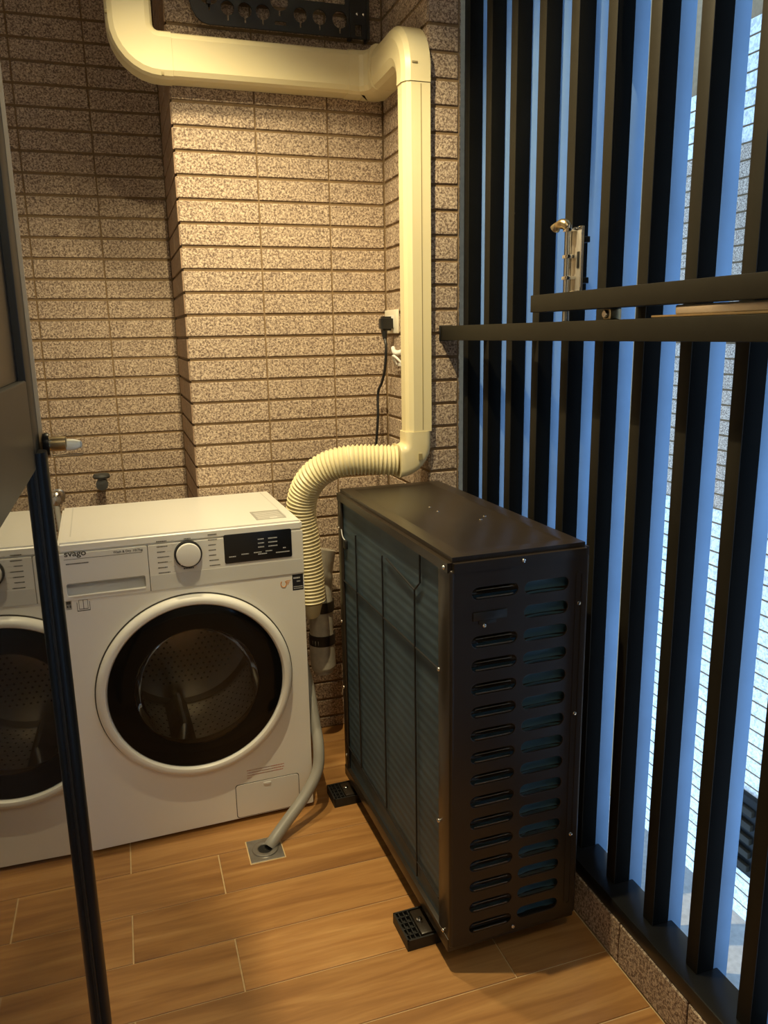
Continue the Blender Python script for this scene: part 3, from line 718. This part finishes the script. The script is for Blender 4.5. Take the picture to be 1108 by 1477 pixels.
# mitred inner corner built from rings (bottom, chamfer, front, top) at three stations
def st(back, front):   # back/front are xy points; returns ring around the section
    b, f = Vector((*back, 0)), Vector((*front, 0)); mid = b.lerp(f, .76)
    z0, z1 = 2.044-.0585, 2.044+.0585
    q = lambda v, z: (v.x, v.y, z)
    return ring([q(b, z0), q(mid, z0), q(b.lerp(f, .93), z0+.006), q(f, z0+.018), q(f, z1-.018), q(b.lerp(f, .93), z1-.006), q(mid, z1), q(b, z1)])
S = [st((.739, yb), (.739, -.073)), st((xb-.045, yb), (xb-.0735-.02, -.0735)), st((xb-.012, yb-.001), (xb-.0735-.008, -.0735-.006)), st((xb, -.02), (xb-.0735, -.0735-.022)), st((xb, -.118), (xb-.0735, -.118))]
for A, B in zip(S, S[1:]):
    for k in range(8): bm.faces.new((A[k], A[(k+1) % 8], B[(k+1) % 8], B[k]))
bm.faces.new(S[0]); bm.faces.new(S[-1]); bmesh.ops.recalc_face_normals(bm, faces=bm.faces)
ic = build('inner_corner', bm, IVORY, duct, 24)
# short run + downward elbow on column face, then vertical cover
YV = -.350; VP = dprof(.070, .070, .018)
LFT = (-1, 0, 0)
pts = [(xb, -.1185, 2.040), (xb, -.20, 2.040)]; fr = [((0, 0, 1), LFT, .108/.070, 1.0), ((0, 0, 1), LFT, .108/.070, 1.0)]
Re = .085; cy, cz = YV+Re, 2.040-Re
for i in range(9):
    a = math.radians(90+90*i/8); k = i/8
    w = (.108*(1-k)+.074*k)/.070
    pts.append((xb, cy+Re*math.cos(a), cz+Re*math.sin(a))); fr.append(((0, math.cos(a), math.sin(a)), LFT, w, 1.03))
pts.append((xb, YV, 1.935)); fr.append(((0, -1, 0), LFT, .074/.070, 1.04))
e2 = sweep('downward_elbow', pts, fr, VP, IVORY, duct, 16)
box('snap_slot', xb-.050, xb-.035, YV-.0385, YV-.035, 1.975, 1.980, IVORY_S, e2, .0005)
sweep('vertical_cover', [(xb, YV, 1.9345), (xb, YV, 1.0505)], [((0, -1, 0), LFT, 1, 1)]*2, VP, IVORY, duct, 16)
box('cover_seam', xb-.0265, xb-.0245, YV-.0356, YV-.034, 1.055, 1.93, IVORY_S, duct)
# bottom elbow: -z to -x
pts, fr = [], []
xc = xb-.036
P2 = [(a, b-.035) for a, b in VP]
sq = [(a/.070, (b-.035)/.070) for a, b in VP]
RD = rrect(-.5, .5, -.5, .5, .24, 5)
pts.append((xc, YV, 1.05)); fr.append(((0, -1, 0), (-1, 0, 0), .0745, .0745))
pts.append((xc, YV, 1.028)); fr.append(((0, -1, 0), (-1, 0, 0), .0745, .0745))
Rb = .050; cxx, czz = xc-Rb, .968+Rb
for i in range(9):
    a = math.radians(-90*i/8); k = i/8
    pts.append((cxx+Rb*math.cos(a), YV+.008*k, czz+Rb*math.sin(a))); fr.append(((0, -1, 0), (-math.cos(a), 0, -math.sin(a)), .0745*(1-k)+.088*k, .0745*(1-k)+.090*k))
pts.append((.7205, YV+.010, .967)); fr.append(((0, -1, 0), (0, 0, 1), .088, .092))
e3 = sweep('bottom_elbow', pts, fr, RD, IVORY, duct, 50)
boxes('elbow_rib', [(xc-.004, xc+.006, YV-.0405, YV-.036, .972, .990)], IVORY_S, e3)

# flexible corrugated hose
HP = smooth_path([(.7195, -.340, .967), (.69, -.335, .969), (.6605, -.328, .9715), (.5938, -.31, .9715), (.5396, -.285, .9557), (.4982, -.26, .9228), (.474, -.235, .8722), (.4675, -.222, .8124), (.4764, -.215, .7263), (.4860, -.21, .6169), (.4885, -.21, .535)], 40)
# resample evenly, then corrugate
def resample(P, step):
    out = [P[0].copy()]; acc = 0
    for a, b in zip(P, P[1:]):
        d = (b-a).length; 
        while acc+d >= step:
            t = (step-acc)/d; a = a.lerp(b, t); out.append(a.copy()); d = (b-a).length; acc = 0
        acc += d
    return out
HQ = resample(HP, .0018)
rad = [.0412+.0032*math.cos(2*math.pi*i/6) for i in range(len(HQ))]
hose = thing('flexible_hose', 'ivory corrugated flexible hose curving from the duct down beside the washing machine', 'hose', (0, 0, 0))
tube('corrugated_tube', HQ, rad, IVORY_D, hose, 32, smooth=70)
tube('hose_tail', [(.4885, -.21, .5345), (.489, -.209, .51), (.494, -.205, .49)], [.036, .030, .022], IVORY_D, hose, 20)

# wrapped refrigerant pipes
pb = thing('insulated_pipes', 'white wrapped pipe bundle with dark tape bands beside the outdoor unit', 'pipe', (.537, -.118, 0))
tube('wrapped_pipe', smooth_path([(.03, .02, .66), (.012, .01, .58), (.004, 0, .50), (.002, -.002, .38), (.004, 0, .300), (.006, .002, .262)], 8), [.032]*8+[.035]*8+[.037]*8+[.040]*8+[.040]*4+[.037]*2+[.030]*3, WRAP, pb, 24)
for zz in (.470, .360): lathe('tape_band', [(.039, zz), (.0415, zz+.001), (.0415, zz+.034), (.039, zz+.035)], TAPE, pb, 28, 'Z', (.003, -.001, 0))

# ------------------------------------------------------------------ black perforated plate above the duct
rack = thing('mounting_plate', 'black perforated mounting plate with keyhole openings above the ivory duct', 'plate', (.51, -.030, 2.14))
def keyhole(cx, cz, r, nw=.0034, nl=.013):
    a0 = math.asin(nw/r); P = []
    for i in range(33):
        a = -math.pi/2+a0+(2*math.pi-2*a0)*i/32; P.append((cx+r*math.cos(a)-.51, cz+r*math.sin(a)-2.14))
    P += [(cx-nw*.8-.51, cz-r-nl-2.14), (cx+nw*.8-.51, cz-r-nl-2.14)]
    return P
outl = [(x-.51, zz-2.14) for x, zz in [(.762, 2.140), (.762, 2.40), (.262, 2.40), (.262, 2.195), (.268, 2.172), (.278, 2.155), (.292, 2.143), (.310, 2.138), (.66, 2.1395)]]
hl = [keyhole(.314, 2.211, .027), keyhole(.363, 2.182, .0185), keyhole(.410, 2.181, .0195), keyhole(.459, 2.181, .020), keyhole(.506, 2.214, .026), keyhole(.564, 2.184, .0195), keyhole(.619, 2.184, .0205), keyhole(.678, 2.183, .0225)]
hl += [rrect(.490-.51, .524-.51, .0125, .0235, .003), rrect(.550-.51, .695-.51, .082, .16, .004), rrect(.7225-.51, .7425-.51, .005, .036, .001)]
hl += [keyhole(.314, 2.33, .03), keyhole(.40, 2.30, .024), keyhole(.48, 2.32, .028)]
plate('perforated_plate', [outl]+hl, .004, BLKPLAST, rack, None, .0008)
boxes('support_bracket', [(.246, .2535, -.010, .0285, -.003, .25), (.196, .206, -.006, .0285, -.0005, .25), (-.2, -.19, .003, .0285, .05, .25)], BLKPLAST, rack)
for x in (.219, .238): lathe('screw', [(.004, 0), (.004, -.0015), (.002, -.0032), (.0005, -.0034)], CHROME, rack, 14, 'Y', (x, -.0028, .062))

# ------------------------------------------------------------------ outlet, plug, cord, hooks
outlet = thing('wall_outlet', 'ivory wall outlet plate on the column beside the ivory duct', 'outlet', (XC, -.068, 1.352))
box('cover_plate', -.008, -.0005, -.058, .058, -.035, .035, SOCKET, outlet, .002)
box('socket_insert', -.0095, -.008, -.030, .030, -.018, .018, WHITE2, outlet, .0008)
cord = thing('power_cord', 'black power cord plugged into the wall outlet and hanging behind the hose', 'cord', (XC-.01, -.088, 1.345))
bm = bmesh.new(); addbox(bm, -.040, .0, -.014, .016, -.020, .022); bmesh.ops.bevel(bm, geom=list(bm.edges), offset=.006, segments=3, affect='EDGES'); build('plug', bm, BLKPLAST, cord)
tube('strain_relief', [(-.026, .0, -.018), (-.026, -.002, -.045)], [.010, .006], BLKPLAST, cord, 12)
tube('cable', smooth_path([(-.026, -.002, -.040), (-.026, -.014, -.07), (-.027, -.004, -.13), (-.029, .022, -.175), (-.036, .042, -.21), (-.040, .036, -.285), (-.044, .045, -.37), (-.05, .05, -.46)], 10), .0042, WIRE, cord, 10)
hk = thing('wall_hook', 'small pale wall hook below the outlet beside the duct', 'hook', (XC, -.135, 1.262))
tube('hook_arm', smooth_path([(-.001, -.012, .0), (-.012, .0, -.003), (-.016, .018, .002), (-.014, .032, .012)], 8), [.008]*16+[.0065]*9, WHITE2, hk, 12)
hk2 = thing('pipe_clip', 'pale curved pipe clip on the column under the wall hook', 'clip', (XC, -.140, 1.225))
tube('clip_arc', [(-.006-.02*math.sin(a), .026*math.cos(a), .026*math.sin(a)) for a in [math.pi*i/14 for i in range(15)]], .0035, WHITE2, hk2, 10)
box('clip_base', -.004, -.0005, -.026, .026, -.006, .004, WHITE2, hk2, .001)

# ------------------------------------------------------------------ floor drain and drain hose
dn = thing('floor_drain', 'square stainless floor drain set between the planks', 'drain', (.2565, -.583, 0))
plate_me = curve_mesh([rrect(-.043, .043, -.046, .046, .002), circle(0, 0, .018, 32)], .0012, .0004); plate_me.transform(Matrix.Translation((0, 0, .0012))); finish(plate_me); link('drain_plate', plate_me, DRAINST, dn)
lathe('drain_ring', [(.018, .0018), (.020, .0045), (.028, .0062), (.033, .0050), (.0345, .0019)], DRAINST, dn, 40, 'Z')
lathe('drain_well', [(.0178, .0015), (.0178, -.001), (.0005, -.001)], HOLE, dn, 32, 'Z', (0, 0, .0018))
box('mortar_border', -.046, .046, -.049, .049, .00005, .0006, GROUT, dn)
tag(tube('drain_hose', smooth_path([(.4435, -.20, .40), (.4435, -.33, .33), (.4425, -.40, .2453), (.4410, -.445, .1908), (.4285, -.474, .1345), (.3855, -.505, .0857), (.3206, -.545, .0400), (.280, -.572, .014), (.2685, -.579, .0035)], 12), .0158, HOSEGREY, None, 20), 'grey washer drain hose bent down into the floor drain', 'hose')

# taps behind the washer
tp = thing('water_tap', 'dark tap barely showing behind the washing machine top', 'tap', (-.085, YL, .845))
lathe('tap_body', [(.014, -.001), (.014, -.08), (.019, -.085), (.019, -.11), (.001, -.112)], GASKET, tp, 24, 'Y')
lathe('tap_handle', [(.001, .020), (.026, .020), (.028, .026), (.024, .034), (.001, .036)], GASKET, tp, 24, 'Z', (0, -.09, 0))
tp2 = thing('corner_tap', 'chrome tap and hose fitting between the door edge and the washing machine', 'tap', (-.232, YL, .80))
lathe('tap_body', [(.024, -.001), (.024, -.006), (.011, -.010), (.011, -.075), (.015, -.078), (.015, -.10), (.001, -.102)], STEEL, tp2, 24, 'Y')
lathe('tap_handle', [(.001, .012), (.020, .014), (.022, .020), (.018, .026), (.001, .028)], STEEL, tp2, 24, 'Z', (0, -.07, 0))
tube('inlet_hose', smooth_path([(0, -.09, -.008), (.002, -.092, -.06), (.008, -.10, -.15), (.01, -.09, -.30)], 8), .009, STICKER_GRY, tp2, 14)

# ------------------------------------------------------------------ ceiling lamps (out of frame)
def lamp(name, label, x, y, w, deg, blend, r=.045):
    t = thing(name, label, 'lamp', (x, y, ZC))
    lathe('lamp_base', [(.001, -.0005), (.085, -.0005), (.085, -.02), (.078, -.024), (.001, -.024)], WHITE2, t, 40, 'Z')
    lathe('lamp_diffuser', [(.074, -.0245), (.070, -.030), (.045, -.034), (.001, -.035)], LAMPGLOW, t, 40, 'Z')
    ld = bpy.data.lights.new(name+'_light', 'SPOT'); ld.energy = w; ld.color = LAMP_COL; ld.shadow_soft_size = r
    ld.spot_size = math.radians(deg); ld.spot_blend = blend
    lo = bpy.data.objects.new(name+'_light', ld); COL.objects.link(lo); lo.parent = t; lo.location = (0, 0, -.085)
    return t
lamp('ceiling_lamp', 'round ceiling lamp above the washing machine near the tiled wall', .17, -.50, LAMP1_W, 116, .85)
lamp('ceiling_lamp', 'round ceiling lamp over the middle of the balcony floor', .22, -1.0, LAMP2_W, 136, .5, .009)
lamp('ceiling_lamp', 'added round fill lamp on the ceiling behind the viewer, unseen', .40, -2.75, LAMP3_W, 150, .4, .09)
hs = thing('light_blocker', 'unseen white box added as light housing beside the lamp', 'light blocker', (.10, -1.15, ZC))
box('blocker', -.10, .1151, -.25, .171, -.42, -.001, WHITE2, hs, .002)  # added box, keeps the middle lamp's light off the left floor
bpy.context.view_layer.update()
